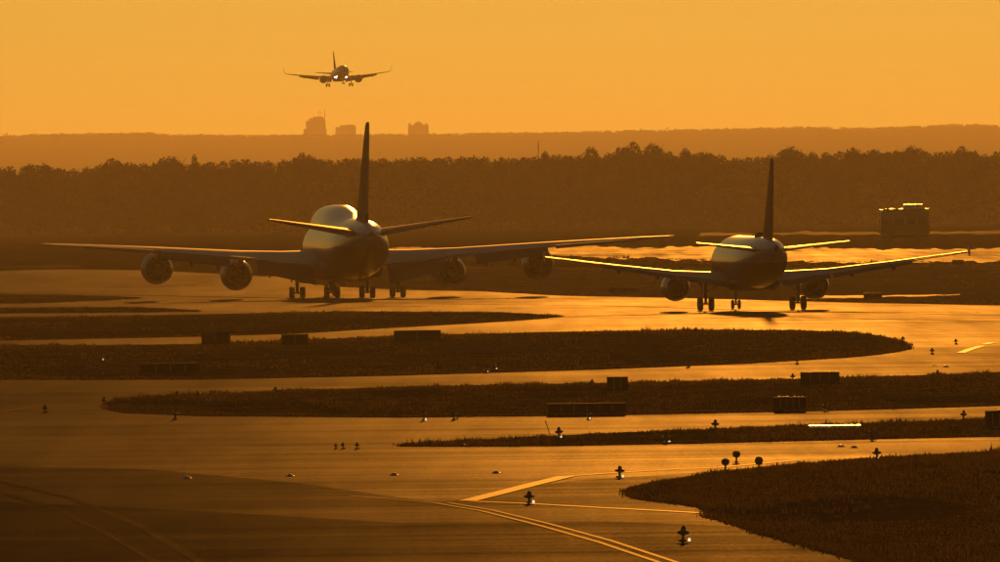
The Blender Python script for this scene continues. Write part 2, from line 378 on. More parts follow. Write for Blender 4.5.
blades('grass_verge', 'rough weeds along the near edge of the golden far runway strip', [(380, 251), (480, 253), (560, 257), (680, 260), (800, 262.5), (1060, 261.5)], [(380, 253), (480, 256), (560, 260), (680, 264), (800, 266), (1060, 265)], 3500, .1, 1.0, .10)
# ------------------------------------------------------------------ painted lines
def line(name, pts, w, mat='paint', dz=0.055):
    """a painted stripe on the ground along pixel points, w metres wide"""
    q = []
    for (a, b) in zip(pts[:-1], pts[1:]):
        for k in range(12): q.append(G(a[0] + (b[0] - a[0]) * k / 12, a[1] + (b[1] - a[1]) * k / 12, dz))
    q.append(G(*pts[-1], dz)); mb = MB(); L = []; Rr = []
    for i, p in enumerate(q):
        d = (q[min(i + 1, len(q) - 1)] - q[max(i - 1, 0)]); d.z = 0; d.normalize(); n_ = Vector((-d.y, d.x, 0)) * w / 2
        L.append(p + n_); Rr.append(p - n_)
    vs = L + Rr; k = len(q)
    mb.add(vs, [(i, i + 1, k + i + 1, k + i) for i in range(k - 1)])
    return tag(mb.build(name, mat, smooth=False), kind='structure')
line('painted_line', [(468, 502), (500, 494), (535, 485), (566, 477.5)], 0.60, 'paint_fresh')
line('painted_line', [(566, 477.5), (620, 473.5), (680, 470), (720, 468.5), (800, 461)], 0.22, 'paint_fresh')
line('painted_line', [(470, 502.5), (530, 505), (600, 509), (660, 512), (703, 514.5)], 0.30, 'paint_fresh')
line('painted_line', [(436, 504.5), (480, 512), (540, 527), (600, 544), (665, 566)], 0.16)
line('painted_line', [(448, 504), (492, 511.5), (552, 526), (612, 542.5), (680, 565)], 0.16)
line('painted_line', [(350, 497), (400, 501), (436, 504.5)], 0.10)
line('painted_line', [(961, 353.5), (970, 350), (982, 346.5)], 0.5, 'paint_white')
line('painted_line', [(985, 345), (992, 343)], 0.5, 'paint_white')
line('painted_line', [(0, 413), (20, 410), (30, 408.5)], 0.14)

for pts_, w_ in (([(-20, 478), (70, 499), (140, 527), (205, 566)], 1.1), ([(-20, 488), (50, 508), (110, 536), (160, 566)], 1.0), 
                 ([(420, 322), (600, 319), (800, 318), (1010, 322)], 1.6), ([(300, 303), (600, 306), (800, 312), (1010, 316)], 1.8)):
    o = line('tyre_mark', pts_, w_ * .3, 'tyre_mark', dz=.046)
# ------------------------------------------------------------------ aircraft
AF = [(0.0, 0.0), (0.02, 0.55), (0.08, 0.95), (0.22, 1.15), (0.40, 1.10), (0.65, 0.70), (0.88, 0.24), (1.0, 0.03),
      (1.0, -0.03), (0.88, -0.10), (0.65, -0.42), (0.40, -0.80), (0.22, -0.85), (0.08, -0.65), (0.02, -0.38)]
SYM = [(c, t if t == 0 else (0.95 if t > 0 else 1.15) * t) for c, t in AF]
def wing_rings(stations, side):
    """stations (x, leading-edge y, chord, z, thickness ratio, incidence deg); chord runs towards -y"""
    rg = []
    for x, le, ch, z, tk, inc in stations:
        s, c = math.sin(R(inc)), math.cos(R(inc)); ring = []
        for u, t in AF:
            yy = -(u - 0.3) * ch; zz = t * tk * ch / 2
            ring.append((side * x, le - 0.3 * ch + yy * c - zz * s, z + yy * s + zz * c))
        rg.append(ring)
    return rg
def fin_rings(stations, u0=0.0, u1=1.0):
    us = [u0 + (u1 - u0) * k / 9 for k in range(10)]; rg = []
    for z, le, ch, tk in stations:
        rg.append([(AFS(u) * tk * ch / 2, le - u * ch, z) for u in us] + [(-AFS(u) * tk * ch / 2, le - u * ch, z) for u in reversed(us)])
    return rg
def AFS(u): return float(np.interp(u, [0, .02, .08, .22, .4, .65, .88, 1], [0, .48, .8, 1, .98, .62, .2, .03]))
def interp_st(st, x):
    xs = [s[0] for s in st]
    return [float(np.interp(x, xs, [s[k] for s in st])) for k in range(6)]
def flap(st, side, xa, xb, cf, droop, parent, name='flap', mat='flap', drop=0.0):
    """a drooped trailing-edge panel between span stations"""
    rg = []
    for x, f in ((xa, cf[0]), (xb, cf[1])):
        _, le, ch, z, tk, inc = interp_st(st, x)
        ty = le - 0.3 * ch - 0.68 * ch * math.cos(R(inc)); tz = z - 0.68 * ch * math.sin(R(inc)) - drop
        ring = []
        for u, t in AF:
            yy = -u * f; zz = t * 0.13 * f / 2
            c, s = math.cos(R(droop)), math.sin(R(droop))
            ring.append((side * x, ty + yy * c - zz * s * -1, tz + yy * s + zz * c))
        rg.append(ring)
    return MB().loft(rg).build(name, mat, parent)
def fairing(st, side, x, length, w, h, droop, parent):
    _, le, ch, z, tk, inc = interp_st(st, x)
    ty = le - 0.55 * ch; rg = []
    for k in range(9):
        u = k / 8; r = math.sin(math.pi * min(1, max(0.02, u * 0.97 + 0.015))) ** 0.6
        yy = -u * length; zz = -h * 0.25 - math.sin(R(droop)) * max(0, u - 0.35) * length
        rg.append([(side * x + w / 2 * r * math.cos(a), ty + yy, z - tk * ch * 0.35 + zz + h / 2 * r * math.sin(a)) for a in [2 * math.pi * q / 10 for q in range(10)]])
    return MB().loft(rg).build('flap_fairing', 'belly', parent)
def fuselage(stations, parent, n=44, mat='white', sx=1.0, zsplit=0.0):
    rg = []
    for y, zc, r, hz, hr in stations:
        ring = []
        for k in range(n):
            a = 2 * math.pi * k / n; dx, dz = math.cos(a), math.sin(a)
            t = r
            if hr > 0:
                o = hz - zc; b = o * dz; disc = hr * hr - o * o * dx * dx
                if disc > 0: t = max(t, b + math.sqrt(disc))
            ring.append((dx * t * sx, y, zc + dz * t))
        rg.append(ring)
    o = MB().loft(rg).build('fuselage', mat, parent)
    o.data.materials[0] = split_tone(zsplit)
    return o
def wheel(c, r, w, parent):
    prof = [(-w / 2, r * 0.55), (-w / 2, r * 0.86), (-w * 0.36, r * 0.97), (0, r), (w * 0.36, r * 0.97), (w / 2, r * 0.86), (w / 2, r * 0.55)]
    o = MB().lathe_x(c, prof).build('wheel', 'tyre', parent)
    return o
def engine(c, r, length, parent, chev, n=32, mat='nacelle'):
    """nacelle with hollow fan duct, core nozzle and plug; c is the inlet centre, the jet leaves towards -y"""
    rr = r
    prof = [(-0.10 * length, rr * 0.80), (0.0, rr * 0.86), (0.02 * length, rr * 0.92), (-0.06 * length, rr * 0.99), (-0.25 * length, rr * 1.03), (-0.55 * length, rr * 1.0), (-0.80 * length, rr * 0.90), (-length, rr * 0.79)]
    e = MB().lathe_y(c, prof, n, False, False, chev).build('engine', mat, parent)
    MB().lathe_y(c, [(-0.10 * length, rr * 0.80), (-0.35 * length, rr * 0.82), (-0.38 * length, 0.05)], n).build('intake_duct', 'dark', e)
    MB().lathe_y(c, [(-0.45 * length, rr * 0.45), (-0.60 * length, rr * 0.86), (-0.985 * length, rr * 0.765)], n).build('fan_duct', 'dark', e)
    MB().lathe_y(c, [(-0.5 * length, rr * 0.6), (-0.85 * length, rr * 0.60), (-1.12 * length, rr * 0.42)], n, True, False, chev * 0.7).build('core_nozzle', 'hot', e)
    MB().lathe_y(c, [(-0.9 * length, rr * 0.34), (-1.12 * length, rr * 0.30), (-1.32 * length, 0.04)], 20, True, True).build('exhaust_plug', 'hot', e)
    MB().lathe_y(c, [(-0.03 * length, rr * 0.83), (0.0, rr * 0.855), (0.022 * length, rr * 0.92), (-0.055 * length, rr * 0.995), (-0.06 * length, rr * 0.985)], n).build('intake_lip', 'lip', e)
    return e
def pylon(c, r, length, st, side, parent):
    x = abs(c[0]); _, le, ch, z, tk, inc = interp_st(st, x)
    w = 0.11 * r + 0.12
    y0, y1 = c[1] - 0.15 * length, le - 0.55 * ch
    zb, zt = c[2] + r * 0.78, z - 0.02 * ch
    pts = [(y0, zb), (y0 - 0.1 * length, c[2] + r * 1.05), (le - 0.04 * ch, z + 0.12), (le - 0.25 * ch, zt), (y1, zt - tk * ch * 0.3), (c[1] - 1.05 * length, c[2] + r * 0.55), (c[1] - 0.7 * length, c[2] + r * 0.62)]
    n = len(pts); mb = MB()
    mb.add([(c[0] + sgn * w, y, zz) for sgn in (-1, 1) for y, zz in pts], [tuple(range(n)), tuple(range(2 * n - 1, n - 1, -1))] + [(i, (i + 1) % n, n + (i + 1) % n, n + i) for i in range(n)])
    return mb.build('engine_pylon', 'nacelle', parent)

def wing_mesh(st, side, parent, name='wing', mat='grey'):
    return MB().loft(wing_rings(st, side)).build(name, mat, parent)

def jumbo(loc, yaw):
    t = empty('jumbo_jet', loc, (0, 0, R(yaw)))
    tag(t, 'four-engined jumbo jet with humped upper deck taxiing away on the left', 'airplane')
    fu = [(38, 4.6, .06, 0, 0), (37.6, 4.68, .7, 0, 0), (36.8, 4.85, 1.35, 5.6, .75), (35.4, 5.0, 2.0, 6.4, 1.35), (33.6, 5.2, 2.55, 7.1, 1.75), (31, 5.3, 3.0, 7.55, 2.15),
          (28, 5.35, 3.22, 7.72, 2.36), (24, 5.35, 3.25, 7.75, 2.38), (10, 5.35, 3.25, 7.75, 2.38), (5, 5.35, 3.25, 7.5, 2.36), (0, 5.35, 3.25, 7.0, 2.32), (-5, 5.35, 3.25, 6.4, 2.3), (-9, 5.35, 3.25, 6.0, 2.2),
          (-15, 5.37, 3.22, 0, 0), (-20, 5.55, 3.02, 0, 0), (-25, 5.88, 2.6, 0, 0), (-30, 6.3, 1.95, 0, 0), (-33.5, 6.65, 1.25, 0, 0), (-35.5, 6.85, .75, 0, 0), (-36.6, 6.95, .38, 0, 0)]
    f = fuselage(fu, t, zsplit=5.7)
    MB().lathe_y((0, -36.5, 6.95), [(0.1, .36), (-0.35, .27), (-0.36, .02)], 16, False, True).build('tail_exhaust', 'hot', f)
    # wing-to-body fairing
    rg = []
    for y, w, zt, zb in ((15, 1.5, 3.0, 2.3), (12, 3.1, 4.0, 1.95), (6, 3.6, 4.4, 1.75), (-2, 3.6, 4.3, 1.75), (-7, 3.1, 3.9, 1.95), (-11, 1.4, 3.0, 2.4)):
        rg.append([(w * math.copysign(abs(math.cos(a)) ** 0.7, math.cos(a)), y, (zt + zb) / 2 + (zt - zb) / 2 * math.copysign(abs(math.sin(a)) ** 0.7, math.sin(a))) for a in [2 * math.pi * k / 24 for k in range(24)]])
    MB().loft(rg).build('belly_fairing', 'belly', f)
    MB().tube((0, 4, 2.0), (0, 3.6, 1.55), .10, .05, 8).build('antenna', 'white', f)
    st = [(2.4, 13.4, 16.0, 3.95, .135, 2.5), (7, 9.4, 12.6, 4.3, .115, 2.2), (12, 5.1, 10.0, 4.72, .10, 1.8), (21, -2.7, 7.0, 5.45, .092, 1.0), (31, -11.4, 4.2, 6.1, .088, 0), (32.6, -13.2, 3.1, 6.22, .085, 0), (33.6, -14.8, 2.0, 6.3, .085, 0), (34.2, -16.0, 0.9, 6.36, .085, 0)]
    for sd_ in (-1, 1):
        w = wing_mesh(st, sd_, t)
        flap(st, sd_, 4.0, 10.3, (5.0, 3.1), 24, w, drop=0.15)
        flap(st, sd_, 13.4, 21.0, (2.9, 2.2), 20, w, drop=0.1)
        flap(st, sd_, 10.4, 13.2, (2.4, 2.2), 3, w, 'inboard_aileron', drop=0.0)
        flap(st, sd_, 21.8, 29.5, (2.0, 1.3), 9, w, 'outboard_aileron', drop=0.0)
        for x, L_, wd, hh in ((8.9, 6.0, .62, .85), (14.6, 5.0, .55, .75), (17.6, 4.6, .5, .7), (5.6, 6.5, .62, .9)):
            fairing(st, sd_, x, L_, wd, hh, 22, w)
        MB().lathe_y((sd_ * 34.1, -16.9, 6.36), [(.12, .01), (0, .06), (-.14, .01)], 8).build('navigation_light', 'lens', w)
        for x, y, z in ((11.75, 10.3, 2.62), (20.85, 3.2, 3.45)):
            c = (sd_ * x, y, z)
            e = engine(c, 1.70, 4.9, t, 0.22)
            pylon(c, 1.70, 4.9, st, sd_, e)
    fs_ = [(7.6, -16.5, 15.5, .085), (9.2, -19.6, 12.4, .092), (14.0, -25.0, 8.6, .092), (18.5, -30.6, 4.7, .088), (18.95, -31.6, 3.5, .07)]
    fi = MB().loft(fin_rings(fs_, 0, .74)).build('tail_fin', 'fin', t)
    MB().loft(fin_rings(fs_[1:4], .748, 1)).build('rudder', 'fin', fi)
    tm = 'fin'
    hs = [(0.6, -23.4, 9.4, 6.95, .10, -1), (1.6, -24.2, 8.7, 7.12, .10, -1), (10.75, -33.2, 2.7, 8.65, .09, -1)]
    for sd_ in (-1, 1):
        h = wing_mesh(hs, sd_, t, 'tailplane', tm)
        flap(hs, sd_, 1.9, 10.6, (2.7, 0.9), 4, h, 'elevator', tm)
    for x, y in ((-5.5, 2.2), (5.5, 2.2), (-1.92, -1.2), (1.92, -1.2)):
        g = MB().tube((x, y, .62), (x, y, 3.4), .19, .24, 12).tube((x, y - .95, .62), (x, y + .95, .62), .16)
        g.tube((x, y + .2, 1.2), (x * 0.9, y + 1.8, 3.2), .09).tube((x, y, 1.5), (x - math.copysign(1.2, x) * (1 if abs(x) > 3 else -.6), y, 3.2), .08)
        for k in (-.75, .75): g.tube((x - .58, y + k, .62), (x + .58, y + k, .62), .09)
        g.box((x + math.copysign(.62, x), y + .3, 2.35), (.06, 1.7, 1.2))
        go = g.build('landing_gear', 'strut', t)
        for k in (-.75, .75):
            for s in (-.58, .58): wheel((x + s, y + k, .62), .62, .46, go)
    g = MB().tube((0, 30.2, .62), (0, 30.2, 3.0), .15, .2).tube((-.45, 30.2, .62), (.45, 30.2, .62), .09).box((.55, 30.6, 2.1), (.05, 1.8, .9)).box((-.55, 30.6, 2.1), (.05, 1.8, .9))
    go = g.build('nose_gear', 'strut', t)
    for s in (-.45, .45): wheel((s, 30.2, .62), .62, .40, go)
    # cockpit glazing band
    gl = MB()
    for s in (-1, 1):
        gl.add([(s * .15, 36.15, 7.42), (s * 1.25, 35.3, 7.45), (s * 1.32, 34.7, 8.05), (s * .15, 35.3, 8.15)], [(0, 1, 2, 3)])
    gl.build('cockpit_window', 'glass', f, False)
    return t

def twin(loc, rot, label, landing=False, bogie_z=0.0):
    t = empty('airliner', loc, rot)
    tag(t, label, 'airplane')
    fu = [(17.9, 3.4, .05, 0, 0), (17.6, 3.44, .44, 0, 0), (17.0, 3.5, .84, 0, 0), (16.0, 3.62, 1.3, 0, 0), (14.6, 3.78, 1.75, 0, 0), (12.8, 3.92, 2.03, 0, 0), (11, 3.97, 2.12, 0, 0), (-5.5, 3.97, 2.12, 0, 0), (-9, 4.1, 1.98, 0, 0),
          (-12, 4.35, 1.7, 0, 0), (-15, 4.68, 1.24, 0, 0), (-17.5, 4.93, .76, 0, 0), (-19, 5.06, .44, 0, 0), (-19.5, 5.1, .28, 0, 0)]
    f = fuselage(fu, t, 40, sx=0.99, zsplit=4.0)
    MB().lathe_y((0, -19.45, 5.1), [(.05, .27), (-.25, .2), (-.26, .02)], 14, False, True).build('tail_exhaust', 'hot', f)
    rg = []
    for y, w, zt, zb in ((7, .8, 2.4, 1.95), (5, 1.9, 2.9, 1.72), (1, 2.15, 3.0, 1.58), (-3, 2.0, 2.8, 1.62), (-5.5, .9, 2.4, 1.95)):
        rg.append([(w * math.copysign(abs(math.cos(a)) ** 0.7, math.cos(a)), y, (zt + zb) / 2 + (zt - zb) / 2 * math.copysign(abs(math.sin(a)) ** 0.7, math.sin(a))) for a in [2 * math.pi * k / 20 for k in range(20)]])
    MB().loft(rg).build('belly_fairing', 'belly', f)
    rg = []
    for y, w, h in ((-5.6, .1, .02), (-6.2, .42, .3), (-7.0, .5, .42), (-7.9, .42, .34), (-8.6, .1, .05)):
        rg.append([(w * math.cos(a), y, 6.0 + h * math.sin(a)) for a in [2 * math.pi * k / 14 for k in range(14)]])
    MB().loft(rg).build('antenna_dome', 'dark', f)
    MB().box((0, 9, 5.98), (.06, .5, .35), .6).build('antenna', 'white', f)
    wx = 0.0 if landing else 0.45
    st = [(1.3, 5.2, 7.2, 2.50, .15, 2.5), (2.1, 4.5, 6.6, 2.58, .145, 2.5), (6.3, 2.2, 4.1, 3.05, .12, 2), (11.5, -.55, 2.75, 3.75, .11, .5), (16.4 + wx, -3.1, 1.65, 4.5, .105, -.5), (17.0 + wx, -3.5, 1.25, 4.6, .10, -.5)]
    for sd_ in (-1, 1):
        w = wing_mesh(st, sd_, t)
        dr = 30 if landing else 14
        flap(st, sd_, 2.3, 6.2, (1.75, 1.3), dr, w, drop=.05)
        flap(st, sd_, 6.5, 12.8, (1.25, .85), dr, w, drop=.04)
        flap(st, sd_, 13.0, 16.2, (.8, .55), 2, w, 'aileron')
        for x in (4.4, 8.0, 11.3):
            fairing(st, sd_, x, 2.6, .34, .48, dr * .7, w)
        if landing:
            rg = []
            for k in range(7):
                u = k / 6; a = R(85) * min(1, u * 1.6)
                x = 17.0 + .75 * math.sin(min(1, u * 1.6) * math.pi / 2) + .12 * u; z = 4.6 + 2.35 * u ** 1.35; le = -3.5 - 1.5 * u; ch = 1.25 - .75 * u
                rg.append([(sd_ * (x - t_ * .05 * ch * math.sin(a)), le - uu * ch, z + t_ * .05 * ch * math.cos(a)) for uu, t_ in AF])
            MB().loft(rg).build('winglet', 'white', w)
        else:
            fe = MB(); pts = [(-3.5, 4.6), (-4.3, 5.05), (-4.9, 5.08), (-4.85, 4.62), (-4.9, 4.25), (-4.4, 4.27)]
            n = len(pts)
            fe.add([(sd_ * (17.0 + wx) + k * .035, y, z) for k in (-1, 1) for y, z in pts], [tuple(range(n)), tuple(range(2 * n - 1, n - 1, -1))] + [(i, (i + 1) % n, n + (i + 1) % n, n + i) for i in range(n)])
            fe.build('wing_fence', 'white', w)
        c = (sd_ * 5.75, 6.4, 1.95 if not landing else 2.0)
        e = engine(c, 1.14 if not landing else 1.25, 3.5, t, 0.0, 28, 'nacelle' if landing else 'nacelle_light')
        pylon(c, 1.12, 3.5, st, sd_, e)
        MB().lathe_y((sd_ * (16.95 + wx), -3.45, 4.62), [(.1, .01), (0, .05), (-.12, .01)], 8).build('navigation_light', 'lens', w)
    fs_ = [(4.9, -8.6, 8.0, .085), (5.7, -10.3, 6.4, .095), (6.8, -11.2, 5.7, .095), (12.2, -15.9, 2.1, .09), (12.45, -16.25, 1.6, .07)]
    fi = MB().loft(fin_rings(fs_, 0, .74)).build('tail_fin', 'fin', t)
    MB().loft(fin_rings(fs_[1:4], .748, 1)).build('rudder', 'fin', fi)
    tm = 'tail_grey'
    hs = [(.3, -12.2, 4.2, 4.9, .10, -1), (.9, -12.6, 3.9, 4.98, .10, -1), (6.22, -16.0, 1.35, 5.62, .09, -1)]
    for sd_ in (-1, 1):
        h = wing_mesh(hs, sd_, t, 'tailplane', tm)
        flap(hs, sd_, 1.2, 5.9, (1.15, .42), 3, h, 'elevator', tm)
    ext = -0.25 if landing else 0.0
    for s in (-1, 1):
        x = 3.8 * s
        g = MB().tube((x, 0, .58 + ext), (x, 0, 2.7), .12, .15, 12).tube((x - .62, 0, .58 + ext), (x + .62, 0, .58 + ext), .08)
        g.tube((x, 0, 1.5), (x - s * 1.7, 0, 2.55), .06).tube((x, -.05, .8 + ext), (x, -.45, 1.25 + ext), .05).tube((x, -.45, 1.25 + ext), (x, -.05, 1.7), .05)
        g.box((x + s * .35, 0, 2.0), (.05, .9, 1.2))
        go = g.build('landing_gear', 'strut', t)
        for k in (-.46, .46): wheel((x + k, 0, .58 + ext), .58, .42, go)
    g = MB().tube((0, 12.6, .39 + ext), (0, 12.9, 2.2), .09, .11).tube((-.27, 12.6, .39 + ext), (.27, 12.6, .39 + ext), .05).box((.3, 13.0, 1.75), (.04, 1.2, .5)).box((-.3, 13.0, 1.75), (.04, 1.2, .5)).tube((0, 12.7, 1.1), (0, 11.6, 2.0), .05)
    go = g.build('nose_gear', 'strut', t)
    for k in (-.27, .27): wheel((k, 12.6, .39 + ext), .39, .23, go)
    gl = MB()
    for s in (-1, 1):
        gl.add([(s * .06, 16.55, 4.33), (s * .85, 16.05, 4.42), (s * .80, 15.35, 4.98), (s * .06, 15.75, 5.0)], [(0, 1, 2, 3)])
        gl.add([(s * .92, 15.98, 4.40), (s * 1.4, 15.0, 4.42), (s * 1.18, 14.75, 4.95), (s * .88, 15.3, 4.96)], [(0, 1, 2, 3)])
    gl.build('cockpit_window', 'glass', f, False)
    if landing:
        for x, z, y, r in ((-1.75, 2.55, 5.75, .20), (1.75, 2.55, 5.75, .20)):
            MB().lathe_y((x, y, z), [(-.15, r * .8), (-.02, r), (.06, r * .7), (.09, .02)], 14, True, True).build('landing_light', 'lamp', t)
    return t

D_JUMBO, D_TWIN, D_LAND = 1527.0, 1148.0, 4590.0
p = P(349, 298, D_JUMBO); jumbo((p.x, D_JUMBO, float(gz(D_JUMBO)) + 0.02), 4.5)
p = P(752, 310, D_TWIN); twin((p.x, D_TWIN, float(gz(D_TWIN)) + 0.02), (0, 0, R(5.0)), 'twin-engined airliner with dark fin taxiing away on the right')
p = P(339.5, 86.2, D_LAND); twin((p.x, D_LAND, p.z), (R(3.0), R(0.7), R(186.4)), 'landing airliner with bright lights and wheels down in the orange sky', landing=True)

# ------------------------------------------------------------------ airfield signs (seen from behind)
def sign(px, py, wpx, hpx, label, panels=3, glint=False, yaw=0.0):
    g = G(px, py); ppm = F / g.y; w, h = wpx / ppm, hpx / ppm
    t = empty('airfield_sign', g, (0, 0, R(yaw))); tag(t, label, 'sign', 'airfield signs seen from behind')
    leg = 0.12
    b = MB().box((0, 0, leg + (h - leg) / 2), (w, .16, h - leg)).build('sign_box', 'sign_back', t, False)
    fr = MB()
    for z in (leg + .02, h - .005): fr.box((0, 0, z), (w + .06, .22, .05))
    for x in (-w / 2, w / 2): fr.box((x, 0, leg + (h - leg) / 2), (.05, .21, h - leg - .06))
    fr.build('frame', 'sign_back', t, False)
    for k in range(1, panels):
        MB().box((-w / 2 + w * k / panels, -.10, leg + (h - leg) / 2), (.035, .05, h - leg - .12)).build('rib', 'post', t, False)
    for x in (-w * .4, 0, w * .4) if w > 1.6 else (-w * .35, w * .35):
        MB().tube((x, 0, -.02), (x, 0, leg + .03), .035, n=8).build('leg', 'post', t)
    if glint:   # curved caps added along the top, broken up for dotted sun glints
        nh = max(4, int(w / .16))
        for k in range(nh):
            if RNG.random() < .25: continue
            xa = -w / 2 + w * k / nh; xb = xa + w / nh * RNG.uniform(.45, .9); hh = h + RNG.uniform(-.012, .012); sl = RNG.uniform(.008, .028)
            rg = [[(x, .10 - .20 * q / 8, hh + .06 - sl * (q / 8) ** 2) for q in range(9)] + [(x, -.10, hh + .02), (x, .10, hh + .02)] for x in (xa, xb)]
            MB().loft(rg).build('glint_cap', 'cap', t)
    return t
sign(216, 345.5, 28, 14, 'small dark sign with a raised left corner beside the jumbo nose-side taxiway', 2)
sign(295, 346.5, 26, 12, 'dark sign just left of the wide two-panel sign, below the jumbo', 2)
sign(417.5, 342.5, 46, 12, 'wide two-panel dark sign below the jumbo tail', 2)
sign(170.5, 375.5, 59, 12, 'long dark sign standing low in the grass at far left', 4)
sign(617.5, 393, 20, 16, 'narrow tall dark sign right of picture centre', 3)
sign(820, 386.5, 38, 14, 'dark sign with sun glinting along its top, above its twin', 4, True)
sign(790, 411.5, 31, 14, 'dark ribbed sign with a faint bright top edge on the long island', 5, True)
sign(587, 415.5, 77, 12, 'longest dark sign hugging the edge of the long island', 6)
sign(996, 429, 20, 18, 'dark sign cut off by the right picture edge', 3, True)
sign(624, 294, 31, 6, 'far dim sign in the grass between the two jets', 3)
sign(873, 300, 18, 6.5, 'far small sign with glinting caps right of the airliner', 2, True)
sign(958, 265, 11, 5, 'tiny far box sign beyond the right wing tip', 2)
# low equipment cover with a sunlit sheet-metal top
g = G(835, 430); t = empty('equipment_cover', g); tag(t, 'low metal cover shining in the sun beside the thin grass strip', 'cover')
ppm = F / g.y; w = 52 / ppm
rg = [[(x, -.55, .02), (x, -.5, .10), (x, -.25, .155), (x, .1, .19), (x, .5, .21), (x, .55, .02)] for x in (-w / 2, w / 2)]
MB().loft(rg).build('lid', 'sign_frame', t)
MB().box((0, 0, .0), (w + .1, 1.2, .06)).build('plinth', 'concrete', t, False)

# ------------------------------------------------------------------ elevated taxiway lights
def light_proto():
    t = empty('taxiway_light', (0, 0, 0))
    MB().lathe_z((0, 0, 0), [(-.02, .13), (.03, .13), (.05, .09)]).build('base_plate', 'post', t)
    MB().lathe_z((0, 0, 0), [(.04, .045), (.16, .04), (.18, .06), (.20, .06)]).build('stem', 'post', t)
    MB().lathe_z((0, 0, 0), [(.18, .07), (.22, .17), (.27, .18), (.31, .10)], 16).build('lamp_housing', 'post', t)
    MB().lathe_z((0, 0, 0), [(.30, .075), (.37, .075), (.42, .055), (.45, .015)], 14).build('lens', 'glass', t)
    MB().lathe_z((.15, -.12, 0), [(-.02, .04), (.05, .042), (.08, .034), (.10, .01)], 12).build('side_lamp', 'glass', t)
    return t
LP = None
def light(px, py, label, s=1.0, group='elevated taxiway edge lights'):
    global LP
    if LP is None: LP = light_proto(); o = LP
    else: o = copy_tree(LP)
    o.location = G(px, py, 0.04); o.scale = (s * RNG.uniform(.88, 1.1), s, s * RNG.uniform(.82, 1.1)); o.rotation_euler = (RNG.normal(0, .05), RNG.normal(0, .06), RNG.uniform(-.7, .4))
    tag(o, label, 'light', group); return o
LIGHTS = [
 (529.5, 504, 'taxiway light inside the angle of the painted chevron'),
 (683, 542.5, 'nearest taxiway light, standing alone on the tarmac near the bottom edge'),
 (619.5, 478, 'taxiway light on the thin line running right from the chevron'),
 (877, 460, 'taxiway light on the upper edge of the nearest grass corner'),
 (559.5, 439, 'taxiway light beside the thin leaning stake'),
 (45, 413, 'taxiway light farthest left on the tarmac'),
 (104, 405, 'taxiway light at the rounded left end of the long island'),
 (175, 420, 'taxiway light at the lower edge of the long island, far left'),
 (177, 399, 'left of two small lights on the long island top edge'),
 (198, 399, 'right of two small lights on the long island top edge'),
 (275, 394, 'small light on the long island edge below the two left signs'),
 (343, 449.5, 'middle of three small lights in a row on the open tarmac'),
 (336, 449.5, 'left of three small lights in a row on the open tarmac'),
 (357, 449.5, 'right of three small lights in a row on the open tarmac'),
 (424, 421, 'small glinting light on the lower edge of the long island, centre'),
 (454, 420.5, 'dark light beside the glinting one on the long island edge'),
 (589, 419.5, 'light in front of the longest dark sign'),
 (592, 387, 'small light just left of the narrow tall sign'),
 (715, 430.5, 'dark light on the tarmac above the thin grass strip'),
 (666, 443.5, 'light in the thin grass strip above the nearest grass corner'),
 (825, 411.5, 'light just right of the ribbed sign'),
 (872, 440, 'small light at the lower edge of the thin grass strip, right'),
 (963, 420.5, 'dark light left of the cut-off sign at the right edge'),
 (793, 381, 'small light left of the glinting sign'),
 (938, 378, 'small light on the top edge of the long island at right'),
 (688, 368, 'light on the lower edge of the wide island, left of two'),
 (797, 364.5, 'light on the lower edge of the wide island, right of two'),
 (696, 333, 'light on the top edge of the wide island below the airliner engine'),
 (854, 337, 'light on the top edge of the wide island near its tip'),
 (903, 342, 'light at the rounded tip of the wide island'),
 (932, 354.5, 'light on bright tarmac right of the wide island tip'),
 (956, 344.5, 'light beside the short white dashes at right'),
 (487, 373, 'left of two glinting lights in the wide island'),
 (494, 370, 'right of two glinting lights in the wide island'),
 (102, 361, 'small glinting light in the grass above the long low sign'),
]
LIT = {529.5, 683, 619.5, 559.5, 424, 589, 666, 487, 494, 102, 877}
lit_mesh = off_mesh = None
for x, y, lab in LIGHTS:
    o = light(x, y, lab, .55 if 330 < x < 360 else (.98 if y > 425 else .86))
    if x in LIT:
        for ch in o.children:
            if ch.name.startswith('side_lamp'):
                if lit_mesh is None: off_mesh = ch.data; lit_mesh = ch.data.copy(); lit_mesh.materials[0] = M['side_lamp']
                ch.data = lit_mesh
    else:
        for ch in o.children:
            if ch.name.startswith('side_lamp'): ch.data = off_mesh
# three rounded marker lights on tall stems at the near verge
def marker(px, py, h, label):
    g = G(px, py, 0.03); t = empty('marker_post', g); tag(t, label, 'marker', 'dark rounded marker posts')
    MB().lathe_z((0, 0, 0), [(-.02, .10), (.03, .10), (.04, .05)]).build('base_plate', 'post', t)
    MB().tube((0, 0, .02), (0, 0, h * .5), .035).build('stem', 'post', t)
    MB().lathe_z((0, 0, 0), [(h * .42, .06), (h * .5, .12), (h * .72, .15), (h * .92, .12), (h, .03)], 14).build('head', 'post', t)
marker(725.5, 471, .42, 'round-headed marker post left of a pair behind the near grass')
marker(736.5, 463, .42, 'farther round-headed marker post between two others')
marker(759, 471.5, .50, 'round-headed marker post at the right, partly in grass')
g = G(549, 441, 0.03); t = empty('stake', g); tag(t, 'thin leaning stake beside a taxiway light', 'stake')
MB().tube((.10, 0, -.02), (-.12, 0, .75), .018, .014, 8).build('rod', 'post', t)
MB().box((-.125, 0, .74), (.05, .03, .08)).build('cap', 'post', t, False)
